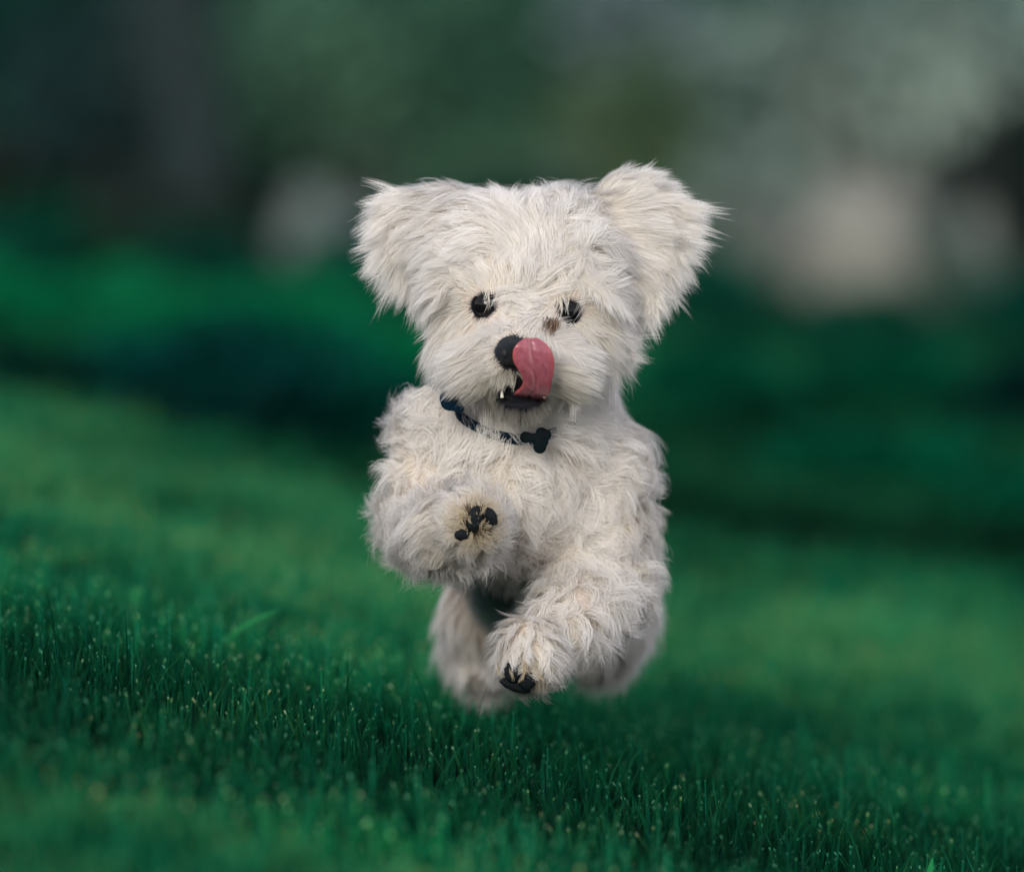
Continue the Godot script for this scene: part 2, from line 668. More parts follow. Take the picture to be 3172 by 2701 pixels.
func one_lock(p: Vector3, n: Vector3, reg: int, nz: FastNoiseLite, nz2: FastNoiseLite, coats: Array) -> void:
	var tone := Color(0.875, 0.825, 0.74)
	var tipc := Color(0.915, 0.905, 0.895)
	var jit := noise3(nz, p) * 1.0 + Vector3(rng.randfn(), rng.randfn(), rng.randfn()) * 0.12
	var big := noise3(nz2, p)
	var ph := fposmod(nz2.get_noise_3dv(p * 1.7 + Vector3(9, 2, 4)) * 14.0, TAU)
	var swirl := noise3(nz3, p)
	var v := rng.randf_range(0.90, 1.04) + big.x * 0.06
	tone *= v
	tipc *= v
	var f: Acc
	if belly_shade(p, reg) > 0.4:
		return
	if reg == SKULL or reg == MUZZLE or reg == NECK:
		var de := minf(p.distance_to(EYE_A), p.distance_to(EYE_B))
		if de < 0.0140 + 0.0012 * rng.randf():
			return
		var dn := p.distance_to(NOSE)
		if dn < 0.0165:
			return
		var dm := Vector2(p.x - MOUTH.x, (p.y - MOUTH.y) * 1.15).length()
		if dm < 0.0185 and p.z > 0.02:
			return
		if reg == NECK:
			f = coats[0]
			lock(f, p, n, flat(Vector3(n.x * 1.4, -0.8, 0.2) + jit * 0.5 + swirl * 1.6, n), rng.randf_range(0.032, 0.042), 0.5, Vector3(0, -0.35, 0), 0.005, 0.9, 20, 0.0055, 0.5, 0.0006, tone, tipc, 6, 0.08, ph)
			return
		f = coats[1]
		var out := p - BROW
		var flow := Vector3(out.x, out.y, out.z * 0.5).normalized()
		var len := 0.034
		var lift := 0.32
		var fall := Vector3(0, -0.25, 0)
		var curl := 0.0025
		var turns := rng.randf_range(0.4, 0.9)
		var strands := 30
		if reg == MUZZLE or dn < 0.036:
			out = p - NOSE
			flow = Vector3(out.x * 1.5, out.y - 0.006, out.z).normalized()
			len = lerpf(0.009, 0.032, smoothstep(0.014, 0.045, dn))
			lift = 0.36
			fall = Vector3(signf(out.x) * 0.25, -0.35, 0)
			curl = 0.0012
			strands = 20
			if p.y > NOSE.y and absf(out.x) < 0.02:
				# bridge of the nose: short, upward and outward
				len = lerpf(0.008, 0.020, smoothstep(0.016, 0.04, dn))
				lift = 0.35
				fall = Vector3(signf(out.x) * 0.3, 0.1, 0)
		else:
			var up := p.y - BROW.y
			if up > 0.012:
				# forehead: tousled, up and outwards
				flow = Vector3(out.x * 1.5, out.y, out.z * 0.3).normalized() + jit * 0.25 + big * 0.6 + swirl * 1.3
				len = 0.036 + 0.010 * big.y
				lift = 0.36
				fall = Vector3(signf(out.x) * 0.35 * clampf(absf(out.x) / 0.03, 0, 1), -0.25, 0.1)
				curl = 0.0066
				turns = 0.85
			else:
				flow = (flow + Vector3(signf(out.x) * 0.35, -0.5, -0.1) + jit * 0.15)
				len = 0.046
				fall = Vector3(signf(out.x) * 0.15, -0.55, -0.1)
				if rng.randf() < 0.04:
					len *= 1.25
		# the sides of the crown run out on to the ears
		var side_x := absf(p.x - BROW.x)
		if reg == SKULL and p.y > BROW.y - 0.012 and side_x > 0.034:
			var er := EARROOT_A if p.x < BROW.x else EARROOT_B
			var fan := (p - er) * Vector3(1, 1, 0)
			var q := smoothstep(0.034, 0.056, side_x)
			flow = flow.lerp(fan.normalized() + Vector3(signf(p.x - BROW.x) * 0.5, 0, 0) + swirl * 0.3, q)
			len = lerpf(len, 0.046, q)
			lift = lerpf(lift, 0.2, q)
			curl = lerpf(curl, 0.003, q)
			fall = fall.lerp(Vector3(signf(p.x - BROW.x) * 0.3, -0.2, 0), q)
		if de < 0.030:
			var from := EYE_A if p.distance_to(EYE_A) < p.distance_to(EYE_B) else EYE_B
			var away := (p - from).normalized()
			flow = flow.normalized() * 0.8 + away * 1.5
			var q := smoothstep(0.011, 0.03, de)
			len = lerpf(0.008, len, q)
			lift = lerpf(0.30, lift, q)
			curl *= q
		# stained hair round the mouth and below the inner corner of the eye
		var st := 1.0 - smoothstep(0.018, 0.042, dm)
		tone = tone.lerp(Color(0.50, 0.44, 0.31), st * 0.55)
		tipc = tipc.lerp(Color(0.62, 0.56, 0.42), st * 0.4)
		if dm < 0.026 and p.y < MOUTH.y + 0.02 and p.z > 0.02:
			# dark-skinned lips: thin short hair
			len = minf(len, 0.012)
			tone = tone.lerp(Color(0.03, 0.035, 0.04), 0.45 * (1.0 - smoothstep(0.019, 0.025, dm)))
		lock(f, p, n, flat(flow + jit * 0.12 + swirl * 0.35, n), len * rng.randf_range(0.85, 1.15), lift, fall, curl, turns, strands, 0.0052, 0.55, 0.00052, tone, tipc, 6, 0.045, ph)
		return
	if reg == EAR_A or reg == EAR_B:
		var from := EARROOT_A if reg == EAR_A else EARROOT_B
		var sx := -1.0 if reg == EAR_A else 1.0
		var out := p - from
		var flow := Vector3(out.x, out.y, 0.0).normalized() + jit * 0.20
		var upper := clampf(out.y / 0.04, -1, 1)
		var len := 0.040 + 0.006 * big.y
		var fall := Vector3(sx * 0.05, -0.35, 0.0)
		if upper > 0.35 or (reg == EAR_A and out.y > -0.018):
			len = 0.027 if reg == EAR_B else 0.034
			fall = Vector3(sx * 0.35, 0.0, 0.0)
			flow += jit * (0.55 if reg == EAR_B else 0.25)
		if rng.randf() < 0.05:
			len *= 1.3
			flow += jit * 0.8
		lock(coats[2] if reg == EAR_A else coats[3], p, n, flat(flow + swirl * 0.3, n), len * rng.randf_range(0.8, 1.12), 0.16, fall, 0.0030, 0.6, 32, 0.0052, 0.5, 0.00052, tone, tipc, 6, 0.05, ph)
		return
	if reg == PAW_A or reg == PAW_B:
		var pads := PADS_A if reg == PAW_A else PADS_B
		var dp := p.distance_to(pads)
		if dp < 0.008 or (dp < 0.012 and rng.randf() < 0.5):
			return
		var away := flat(p - pads, n)
		var st := 1.0 - smoothstep(0.012, 0.026, dp)
		tone = tone.lerp(Color(0.40, 0.31, 0.16), st * 0.85)
		tipc = tipc.lerp(Color(0.68, 0.60, 0.44), st * 0.6)
		var drift := away * 0.8 + Vector3(0, -0.1, 0)
		if reg == PAW_B and p.y > pads.y + 0.012:
			drift = Vector3((p.x - pads.x) * 12.0, -1.0, 0.2)
		elif reg == PAW_A:
			drift = away + Vector3(-0.2, 0.25, 0)
		lock(coats[5], p, n, flat(drift + jit * 0.3 + swirl * 0.5, n), lerpf(0.011, 0.025, smoothstep(0.013, 0.034, dp)) * rng.randf_range(0.8, 1.2), 0.46, Vector3(0, -0.15, 0), 0.0032, 0.8, 24, 0.0046, 0.55, 0.00054, tone, tipc, 6, 0.08, ph)
		return
	var low := 0.0
	if reg == FORE_A or reg == FORE_B:
		lock(coats[4], p, n, flat(Vector3(n.x * 0.3, -0.35, 0.1) + jit * 0.4 + swirl * 1.5, n), 0.033 * rng.randf_range(0.8, 1.2), 0.40, Vector3(0, -0.1, 0), 0.0074, 0.85, 24, 0.0056, 0.42, 0.00055, tone, tipc, 7, 0.06, ph)
		return
	if reg == HIND or reg == HINDPAW or reg == TAIL:
		lock(coats[6], p, n, flat(Vector3(n.x * 0.3, -0.8, 0.0) + jit * 0.3 + swirl * 0.6, n), (0.034 if reg != HINDPAW else 0.017) * rng.randf_range(0.8, 1.25), 0.30, Vector3(0, -0.7, 0), 0.003, 0.8, 16, 0.0050, 0.5, 0.0007, tone, tipc, 5, 0.08)
		return
	# trunk: fluffy, curly, standing off
	var len := 0.033 + 0.005 * big.y
	var strands := 24
	if p.z < -0.2:
		strands = 11
	# thin hair on the pinkish armpits and belly
	var belly := p.distance_to(Vector3(0.0372, 0.2001, -0.0400))
	if belly < 0.035:
		len *= 0.72
		strands = 7
	lock(coats[0], p, n, flat(Vector3(n.x * 0.4, -0.45, -0.15) + jit * 0.4 + swirl * 1.15, n), len * rng.randf_range(0.8, 1.15), 0.38, Vector3(0, -0.18, 0), 0.0080, 0.85, strands, 0.0062, 0.42, 0.00058, tone, tipc, 7 if p.z > -0.2 else 5, 0.06, ph)

func blob(c: Vector3, r: Vector3, turn := Basis(), rough := 0.0, sd := 1) -> ArrayMesh:
	var nz := FastNoiseLite.new()
	nz.seed = sd
	nz.frequency = 1.6
	var f := Acc.new()
	var la := 16
	var lo := 24
	for a in la + 1:
		for b in lo:
			var th := PI * a / la
			var ph := TAU * b / lo
			var d := Vector3(sin(th) * cos(ph), cos(th), sin(th) * sin(ph))
			f.v.append(c + turn * (d * r * (1.0 + rough * nz.get_noise_3dv(d))))
	for a in la:
		for b in lo:
			var p := a * lo + b
			var q := a * lo + (b + 1) % lo
			f.i.append_array(PackedInt32Array([p, p + lo, q, q, p + lo, q + lo]))
	smooth(f)
	return f.mesh()

func dog() -> void:
	# --- body field
	egg(TORSO, Vector3(0.0078, 0.2505, -0.1000), Vector3(0.073, 0.084, 0.085))
	egg(TORSO, Vector3(0.0145, 0.2219, -0.2300), Vector3(0.082, 0.082, 0.140))
	egg(TORSO, Vector3(0.0181, 0.2062, -0.3400), Vector3(0.080, 0.082, 0.075))
	cap(NECK, Vector3(0.0101, 0.3702, -0.0500), Vector3(0.0078, 0.2908, -0.0800), 0.048, 0.064)
	egg(SKULL, Vector3(-0.0139, 0.4145, -0.0280), Vector3(0.046, 0.048, 0.056))
	egg(SKULL, Vector3(-0.0387, 0.4437, -0.0320), Vector3(0.022, 0.024, 0.026))
	egg(SKULL, Vector3(0.0333, 0.4145, -0.0280), Vector3(0.046, 0.048, 0.056))
	egg(SKULL, Vector3(0.0131, 0.3737, -0.0040), Vector3(0.066, 0.042, 0.043))
	egg(SKULL, Vector3(0.0092, 0.3920, 0.0120), Vector3(0.044, 0.026, 0.026))
	cap(MUZZLE, Vector3(0.0092, 0.3616, 0.0200), Vector3(0.0030, 0.3441, 0.0540), 0.031, 0.0235)
	egg(MUZZLE, Vector3(-0.0183, 0.3416, 0.0340), Vector3(0.022, 0.020, 0.020))
	egg(MUZZLE, Vector3(0.0313, 0.3401, 0.0340), Vector3(0.022, 0.020, 0.020))
	egg(SKULL, Vector3(-0.0199, 0.4005, 0.0140), Vector3(0.024, 0.010, 0.016))
	egg(SKULL, Vector3(0.0430, 0.3967, 0.0140), Vector3(0.024, 0.010, 0.016))
	cap(MUZZLE, Vector3(0.0077, 0.3269, 0.0150), Vector3(0.0069, 0.3146, 0.0430), 0.022, 0.0155)
	egg(EAR_A, Vector3(-0.0604, 0.4361, -0.0300), Vector3(0.027, 0.039, 0.0085), Basis(Vector3(0, 0, 1), 0.60))
	egg(EAR_B, Vector3(0.0882, 0.4469, -0.0300), Vector3(0.034, 0.034, 0.0085), Basis(Vector3(0, 0, 1), -0.10))
	egg(EAR_B, Vector3(0.0851, 0.4128, -0.0300), Vector3(0.024, 0.030, 0.0085), Basis(Vector3(0, 0, 1), -0.40))
	cap(FORE_A, Vector3(-0.0484, 0.2797, -0.0700), Vector3(-0.0607, 0.2219, -0.0600), 0.035, 0.030)
	cap(FORE_A, Vector3(-0.0607, 0.2157, -0.0600), Vector3(-0.0436, 0.2130, 0.0300), 0.031, 0.024)
	egg(PAW_A, Vector3(-0.0289, 0.2214, 0.0620), Vector3(0.0215, 0.0225, 0.026))
	cap(FORE_B, Vector3(0.0656, 0.2518, -0.0800), Vector3(0.0702, 0.1728, -0.0700), 0.038, 0.034)
	cap(FORE_B, Vector3(0.0702, 0.1689, -0.0700), Vector3(0.0414, 0.1367, 0.0150), 0.033, 0.022)
	egg(PAW_B, Vector3(0.0145, 0.1188, 0.0450), Vector3(0.021, 0.026, 0.026))
	cap(HIND, Vector3(-0.0115, 0.1618, -0.3300), Vector3(-0.0227, 0.1260, -0.2700), 0.036, 0.025)
	cap(HIND, Vector3(-0.0227, 0.1260, -0.2700), Vector3(-0.0254, 0.0925, -0.3350), 0.026, 0.022)
	cap(HIND, Vector3(-0.0254, 0.0925, -0.3350), Vector3(-0.0228, 0.0826, -0.3000), 0.022, 0.018)
	egg(HINDPAW, Vector3(-0.0211, 0.0800, -0.2850), Vector3(0.019, 0.013, 0.024))
	cap(HIND, Vector3(0.0640, 0.1618, -0.3300), Vector3(0.0811, 0.1260, -0.2700), 0.042, 0.028)
	cap(HIND, Vector3(0.0811, 0.1260, -0.2700), Vector3(0.0755, 0.1007, -0.3350), 0.026, 0.022)
	cap(HIND, Vector3(0.0755, 0.1007, -0.3350), Vector3(0.0701, 0.0924, -0.3000), 0.022, 0.018)
	egg(HINDPAW, Vector3(0.0699, 0.0905, -0.2850), Vector3(0.019, 0.013, 0.024))
	cap(TAIL, Vector3(0.0174, 0.2560, -0.4000), Vector3(0.0276, 0.3038, -0.4400), 0.018, 0.012)
	cap(TAIL, Vector3(0.0276, 0.3038, -0.4400), Vector3(0.0397, 0.3317, -0.3800), 0.012, 0.008)
	var lo := pa[0]
	var hi := pa[0]
	for k in pk.size():
		var r := maxf(pr[k].x, pr[k].y) + 0.012
		lo = lo.min(pa[k] - Vector3.ONE * r)
		hi = hi.max(pa[k] + Vector3.ONE * r)
		if pk[k] == 0:
			lo = lo.min(pb[k] - Vector3.ONE * r)
			hi = hi.max(pb[k] + Vector3.ONE * r)
	var skin := surface_nets(lo, hi, 0.0055)
	for k in skin.v.size():
		var p := skin.v[k]
		var c := Color(0.56, 0.48, 0.43)
		var reg := region_at(p)
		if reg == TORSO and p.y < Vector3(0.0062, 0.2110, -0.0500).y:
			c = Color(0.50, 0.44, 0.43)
		c = c.lerp(Color(0.060, 0.110, 0.100), belly_shade(p, reg))  # shade of the underside mixed into the skin colour
		var dm := Vector2(p.x - MOUTH.x, (p.y - MOUTH.y) * 1.15).length()
		if (reg == MUZZLE or reg == SKULL) and p.z > 0.015:
			c = c.lerp(Color(0.012, 0.014, 0.016), 1.0 - smoothstep(0.016, 0.023, minf(dm, p.distance_to(NOSE))))
			c = c.lerp(Color(0.012, 0.014, 0.016), 1.0 - smoothstep(0.0132, 0.0150, minf(p.distance_to(EYE_A), p.distance_to(EYE_B))))
		if reg == PAW_A or reg == PAW_B:
			c = c.lerp(Color(0.06, 0.045, 0.030), 1.0 - smoothstep(0.014, 0.028, minf(p.distance_to(PADS_A), p.distance_to(PADS_B))))
		skin.c.append(c)
	var base := Vector3(0, ground_y(0, -0.1), -0.1)
	var o := thing("dog", "small fluffy white dog running towards the camera, licking its nose", "dog", base)
	var skinm := mat(Color.WHITE, 0.85, true, 0.0, 0.12)
	var furm := mat(Color.WHITE, 0.6, true, 1.0, 0.35)
	part("body", skin.mesh(), skinm, o, -base)
	var coats := []
	for k in 7:
		coats.append(Acc.new())
	fur_coat(skin, coats)
	var names := ["body_fur", "head_fur", "ear_fur", "ear_fur", "foreleg_fur", "paw_fur", "hind_leg_fur"]
	for k in 7:
		var q := part(names[k], coats[k].mesh(), furm, o, -base)
		q.set_meta("kind", "stuff")
		print(names[k], " tris ", coats[k].i.size() / 3)
	# --- eyes
	var eyem := mat(col(0.005, 0.005, 0.006), 0.06, false, 0.0, 0.36)
	var rimm := mat(col(0.004, 0.005, 0.007), 0.7, false, 0.0, 0.2)
	for e: Vector3 in [EYE_A, EYE_B]:
		var q := part("eye", blob(e - base + Vector3(0, 0, 0.0022), Vector3(0.0116, 0.0104, 0.0090)), eyem, o)
		var rim := Acc.new()
		for k in 28:
			for s in 8:
				var an := TAU * k / 28.0
				var an2 := TAU * s / 8.0
				var dirv := Vector3(cos(an), sin(an) * 0.92, 0.0)
				rim.v.append(e - base + dirv * (0.0112 + 0.0016 * cos(an2)) + Vector3(0, 0, 0.0036 + 0.0015 * sin(an2)))
		for k in 28:
			for s in 8:
				var a := k * 8 + s
				var b := ((k + 1) % 28) * 8 + s
				var c := k * 8 + (s + 1) % 8
				var d := ((k + 1) % 28) * 8 + (s + 1) % 8
				rim.i.append_array(PackedInt32Array([a, c, b, b, c, d]))
		smooth(rim)
		part("eyelid", rim.mesh(), rimm, q)
	# --- nose with nostrils, lips, teeth
	var nosem := mat(col(0.011, 0.015, 0.019), 0.42, false, 0.0, 0.35)
	var nz_tex := FastNoiseLite.new()
	nz_tex.frequency = 0.08
	var bump := NoiseTexture2D.new()
	bump.width = 256
	bump.height = 256
	bump.seamless = true
	bump.noise = nz_tex
	nosem.heightmap_enabled = true
	nosem.heightmap_texture = bump
	nosem.heightmap_scale = 0.12
	nosem.uv1_triplanar = true
	nosem.uv1_scale = Vector3.ONE * 60.0
	var nose := part("nose", blob(NOSE - base, Vector3(0.0138, 0.0115, 0.0095), Basis(), 0.1, 3), nosem, o)
	var hole := mat(col(0.002, 0.002, 0.003), 0.7)
	for s in [-1.0, 1.0]:
		part("nostril", blob(NOSE - base + Vector3(s * 0.0062, -0.0015, 0.0078), Vector3(0.0028, 0.0034, 0.0020)), hole, nose)
	var lipm := mat(col(0.010, 0.011, 0.014), 0.75, false, 0.0, 0.16)
	var lips := []
	var lcol := []
	for k in 15:
		var t := PI * (1.0 + k / 14.0)
		var ctr := Vector3(0.0069, 0.3181, 0.0520) - base + Vector3(cos(t) * 0.0185, sin(t) * 0.0085, -0.016 + 0.022 * pow(absf(sin(t)), 0.7))
		var r := 0.0038 * (0.6 + 0.4 * sin(t - PI))
		lips.append([ctr, Vector3(0, r, 0), Vector3(0, 0, r)] if absf(cos(t)) < 0.7 else [ctr, Vector3(r, 0, 0) * signf(-cos(t)), Vector3(0, 0, r)])
		lcol.append(Color.WHITE)
	part("lower_lip", tube(lips, 8, lcol), lipm, o)
	part("mouth", blob(Vector3(0.0061, 0.3227, 0.0520) - base, Vector3(0.0185, 0.012, 0.010), Basis(), 0.15, 4), hole, o)
	var toothm := mat(col(0.72, 0.68, 0.58), 0.3)
	for q: Vector3 in [Vector3(-0.0076, 0.3187, 0.0630), Vector3(0.0243, 0.3187, 0.0630)]:
		part("tooth", tube([[q - base - Vector3(0, 0.002, 0), Vector3(0.0014, 0, 0), Vector3(0, 0, -0.0014)], [q - base + Vector3(0, 0.0012, 0), Vector3(0.0011, 0, 0), Vector3(0, 0, -0.0011)], [q - base + Vector3(0, 0.0036, 0.0004), Vector3(0.0003, 0, 0), Vector3(0, 0, -0.0003)]], 8, [Color.WHITE, Color.WHITE, Color.WHITE]), toothm, o)
	# --- tongue curled up over the nose
	var rows := [
		[Vector3(0.0015, 0.3180, 0.0500), Vector3(0.0259, 0.3157, 0.0500)],
		[Vector3(0.0023, 0.3212, 0.0660), Vector3(0.0273, 0.3195, 0.0640)],
		[Vector3(0.0061, 0.3246, 0.0740), Vector3(0.0288, 0.3237, 0.0710)],
		[Vector3(0.0083, 0.3303, 0.0810), Vector3(0.0303, 0.3309, 0.0780)],
		[Vector3(0.0060, 0.3374, 0.0870), Vector3(0.0314, 0.3387, 0.0830)],
		[Vector3(0.0019, 0.3436, 0.0910), Vector3(0.0318, 0.3449, 0.0860)],
		[Vector3(0.0004, 0.3497, 0.0930), Vector3(0.0306, 0.3518, 0.0880)],
		[Vector3(0.0015, 0.3558, 0.0940), Vector3(0.0272, 0.3571, 0.0880)],
		[Vector3(0.0053, 0.3603, 0.0930), Vector3(0.0219, 0.3612, 0.0880)],
		[Vector3(0.0098, 0.3625, 0.0910), Vector3(0.0174, 0.3627, 0.0880)]]
	var tnz := FastNoiseLite.new()
	tnz.frequency = 1.0
	var rings := []
	var tcol := []
	var steps := 36
	for k in steps + 1:
		var u := float(k) / steps * (rows.size() - 1)
		var k1 := mini(int(u), rows.size() - 2)
		var fr := u - k1
		var k0 := maxi(k1 - 1, 0)
		var k3 := mini(k1 + 2, rows.size() - 1)
		var l: Vector3 = (rows[k1][0] as Vector3).cubic_interpolate(rows[k1 + 1][0], rows[k0][0], rows[k3][0], fr)
		var r: Vector3 = (rows[k1][1] as Vector3).cubic_interpolate(rows[k1 + 1][1], rows[k0][1], rows[k3][1], fr)
		rings.append([l, r])
	var tf := Acc.new()
	var sd := 44
	for k in steps + 1:
		var l: Vector3 = rings[k][0]
		var r: Vector3 = rings[k][1]
		var nx: Array = rings[mini(k + 1, steps)]
		var pv: Array = rings[maxi(k - 1, 0)]
		var along: Vector3 = nx[0] + nx[1] - pv[0] - pv[1]
		var th := (r - l).cross(along).normalized()
		if th.z < 0.0:
			th = -th
		var thick := 0.0032 * (1.0 - 0.45 * pow(float(k) / steps, 4.0))
		for s in sd:
			var an := -TAU * s / sd
			var x := cos(an)
			var y := sin(an)
			var q := (l + r) * 0.5 + (r - l) * 0.5 * x
			# rim swells, the middle has a soft furrow that wanders a little
			var mid := x + 0.06 + 0.10 * sin(k * 0.16)
			var furrow := exp(-pow(mid / 0.10, 2.0))
			var ripple := tnz.get_noise_3dv(q * 190.0) * 0.0006
			q += th * (y * thick + (0.0012 * pow(absf(x), 4.0) - 0.0011 * furrow + ripple) * (1.0 if y > 0.0 else 0.0))
			tf.v.append(q - base)
			var m := tnz.get_noise_3dv(q * 260.0) * 0.22 + tnz.get_noise_3dv(q * 900.0) * 0.30 + tnz.get_noise_3dv(Vector3(q.x * 700.0, q.y * 90.0, 0)) * 0.5
			var edge := pow(absf(x), 7.0)
			var c := Color(0.20, 0.050, 0.078).lerp(Color(0.37, 0.120, 0.145), clampf(m * 1.2 + 0.48, 0, 1)).lerp(Color(0.38, 0.075, 0.080), edge * 0.85)
			c = c.lerp(Color(0.52, 0.26, 0.26), 0.5 * exp(-pow((mid + 0.13) / 0.05, 2.0))).lerp(Color(0.20, 0.055, 0.075), 0.55 * furrow)
			tf.c.append(c)
	for k in steps:
		for s in sd:
			var a := k * sd + s
			var b := k * sd + (s + 1) % sd
			tf.i.append_array(PackedInt32Array([a, b, a + sd, b, b + sd, a + sd]))
	for s in sd / 2 - 1:
		var e := steps * sd
		tf.i.append_array(PackedInt32Array([e + s + 1, e + sd - 1 - s, e + s]))
		tf.i.append_array(PackedInt32Array([e + s + 1, (e + sd - 1 - s) - 1, e + sd - 1 - s]))
	smooth(tf)
	var tm := mat(Color.WHITE, 0.27, true)
	tm.subsurf_scatter_enabled = true
	tm.subsurf_scatter_strength = 0.15
	var tongue_mesh := tf.mesh()
	var tongue := part("tongue", tongue_mesh, tm, o)
	tongue.set_meta("label", "pink tongue curled up over the nose")
	# --- a few pale hairs of the upper lip hanging over the dark mouth
	var wf := Acc.new()
	for k in 16:
		var s := rng.randf()
		var root := Vector3(-0.0106, 0.3401, 0.0660).lerp(Vector3(-0.0023, 0.3367, 0.0740), s) + Vector3(rng.randf_range(-1, 1), rng.randf_range(-1, 1), 0) * 0.003
		lock(wf, root - base, Vector3(-0.3, 0, 1).normalized(), Vector3(-0.35 + 0.3 * s, -1, 0.1).normalized(), rng.randf_range(0.012, 0.022), 0.12, Vector3(0.1, -0.8, -0.2), 0.0008, 0.6, 6, 0.0016, 0.7, 0.0005, Color(0.45, 0.42, 0.36), Color(0.72, 0.69, 0.62), 5, 0.05)
	for k in 46:
		var an := rng.randf_range(PI * 1.06, PI * 1.94)
		var root := Vector3(0.0068, 0.3168, 0.0560) + Vector3(cos(an) * 0.0190, sin(an) * 0.0105, -0.014 + 0.020 * pow(absf(sin(an)), 0.7))
		lock(wf, root - base, Vector3(cos(an) * 0.4, -0.3, 1).normalized(), Vector3(cos(an) * 0.5, -1, 0.2).normalized(), rng.randf_range(0.008, 0.016), 0.35, Vector3(0, -0.6, -0.2), 0.0010, 0.6, 9, 0.0030, 0.15, 0.00036, Color(0.06, 0.06, 0.06), Color(0.42, 0.40, 0.35), 5, 0.14)
	# brown tear stain below the inner corner of one eye
	for k in 9:
		var q := Vector3(0.0310, 0.3734, 0.0800) + Vector3(rng.randf_range(-1, 1) * 0.0060, rng.randf_range(-1, 1) * 0.0040, 0)
		for s in 60:
			var d := field(q)
			if d < 0.002:
				break
			q.z -= maxf(d * 0.6, 0.0006)
		lock(wf, q - base + Vector3(0, 0, 0.005), Vector3(0, 0.2, 1).normalized(), Vector3(-0.5, -1, 0.1).normalized(), rng.randf_range(0.006, 0.012), 0.3, Vector3(0, -0.3, 0), 0.0014, 0.8, 12, 0.0030, 0.2, 0.00045, Color(0.06, 0.026, 0.012), Color(0.36, 0.23, 0.13), 5, 0.14)
	# long hairs of the brows falling across the edge of each eye
	for k in 18:
		var e := EYE_A if k < 9 else EYE_B
		var inner := 1.0 if k < 9 else -1.0
		var q := e + Vector3(inner * rng.randf_range(-0.004, 0.016), rng.randf_range(0.0105, 0.0150), 0.06)
		for s in 60:
			var d := field(q)
			if d < 0.002:
				break
			q.z -= maxf(d * 0.6, 0.0006)
		lock(wf, q - base + Vector3(0, 0, 0.006), Vector3(0, 0.3, 1).normalized(), Vector3(-inner * rng.randf_range(-0.4, 0.7), -1, 0.35).normalized(), rng.randf_range(0.010, 0.019), 0.30, Vector3(-inner * 0.3, -0.6, -0.2), 0.0016, 0.7, 5, 0.0018, 0.45, 0.00045, Color(0.72, 0.68, 0.60), Color(0.86, 0.83, 0.78), 6, 0.07)
	var whisk := part("lip_fur", wf.mesh(), furm, o)
	whisk.set_meta("kind", "stuff")
	# --- paw pads
	var padm := mat(col(0.005, 0.008, 0.010), 0.62, false, 0.0, 0.3)
	padm.heightmap_enabled = true
	padm.heightmap_texture = bump
	padm.heightmap_scale = 0.08
	padm.uv1_triplanar = true
	padm.uv1_scale = Vector3.ONE * 70.0
	for d in [[Vector3(-0.0280, 0.2254, 0.0860), 0.0058, 0.0092, -0.25], [Vector3(-0.0166, 0.2275, 0.0835), 0.0046, 0.0066, 0.45], [Vector3(-0.0371, 0.2139, 0.0830), 0.0060, 0.0042, 0.15], [Vector3(0.0000, 0.1075, 0.0700), 0.0054, 0.0068, 0.25], [Vector3(0.0114, 0.1021, 0.0690), 0.0064, 0.0070, -0.2], [Vector3(0.0023, 0.0970, 0.0640), 0.0110, 0.0040, -0.35]]:
		var q: Vector3 = d[0]
		part("paw_pad", blob(q - base, Vector3(d[1] * 1.12, d[2] * 1.12, 0.0062), Basis(Vector3(0, 0, 1), d[3]), 0.22, int(q.x * 9000.0)), padm, o)
	# hair between the toes, lying over the pads
	var pf := Acc.new()
	for k in 14:
		var a := PADS_A if k < 7 else PADS_B
		var root := a + Vector3(rng.randf_range(-0.016, 0.016), rng.randf_range(0.000, 0.015), 0.001)
		if k >= 7:
			root.z += 0.003
		lock(pf, root - base, Vector3(0, 0.2, 1).normalized(), Vector3(rng.randf_range(-0.5, 0.5), -1, 0.1).normalized(), rng.randf_range(0.006, 0.012), 0.2, Vector3(0, -0.3, -0.5), 0.0010, 0.7, 7, 0.0013, 0.6, 0.00045, Color(0.36, 0.28, 0.16), Color(0.66, 0.58, 0.42), 5, 0.06)
	var toe := part("toe_fur", pf.mesh(), furm, o)
	toe.set_meta("kind", "stuff")

# an outline made of overlapping discs, given thickness and a bevel
func plaque(centre: Vector3, discs: Array, depth: float) -> ArrayMesh:
	var f := Acc.new()
	var sides := 56
	for layer in 4:
		var z := [-depth, -depth * 0.4, depth * 0.4, depth][layer] as float
		var k := [0.86, 1.0, 1.0, 0.86][layer] as float
		for s in sides:
			var d := Vector2(cos(TAU * s / sides), sin(TAU * s / sides))
			var far := 0.0015
			for q: Array in discs:
				var c: Vector2 = q[0]
				var b := d.dot(c)
				var disc := b * b - c.length_squared() + float(q[1]) * float(q[1])
				if disc > 0.0:
					far = maxf(far, b + sqrt(disc))
			f.v.append(centre + Vector3(d.x, d.y, 0) * far * k + Vector3(0, 0, z))
	for layer in 3:
		for s in sides:
			var a := layer * sides + s
			var b := layer * sides + (s + 1) % sides
			f.i.append_array(PackedInt32Array([a, a + sides, b, b, a + sides, b + sides]))
	f.v.append(centre + Vector3(0, 0, -depth))
	f.v.append(centre + Vector3(0, 0, depth * 1.15))
	for s in sides:
		f.i.append_array(PackedInt32Array([sides * 4, s, (s + 1) % sides]))
		f.i.append_array(PackedInt32Array([sides * 4 + 1, sides * 3 + (s + 1) % sides, sides * 3 + s]))
	smooth(f)
	return f.mesh()

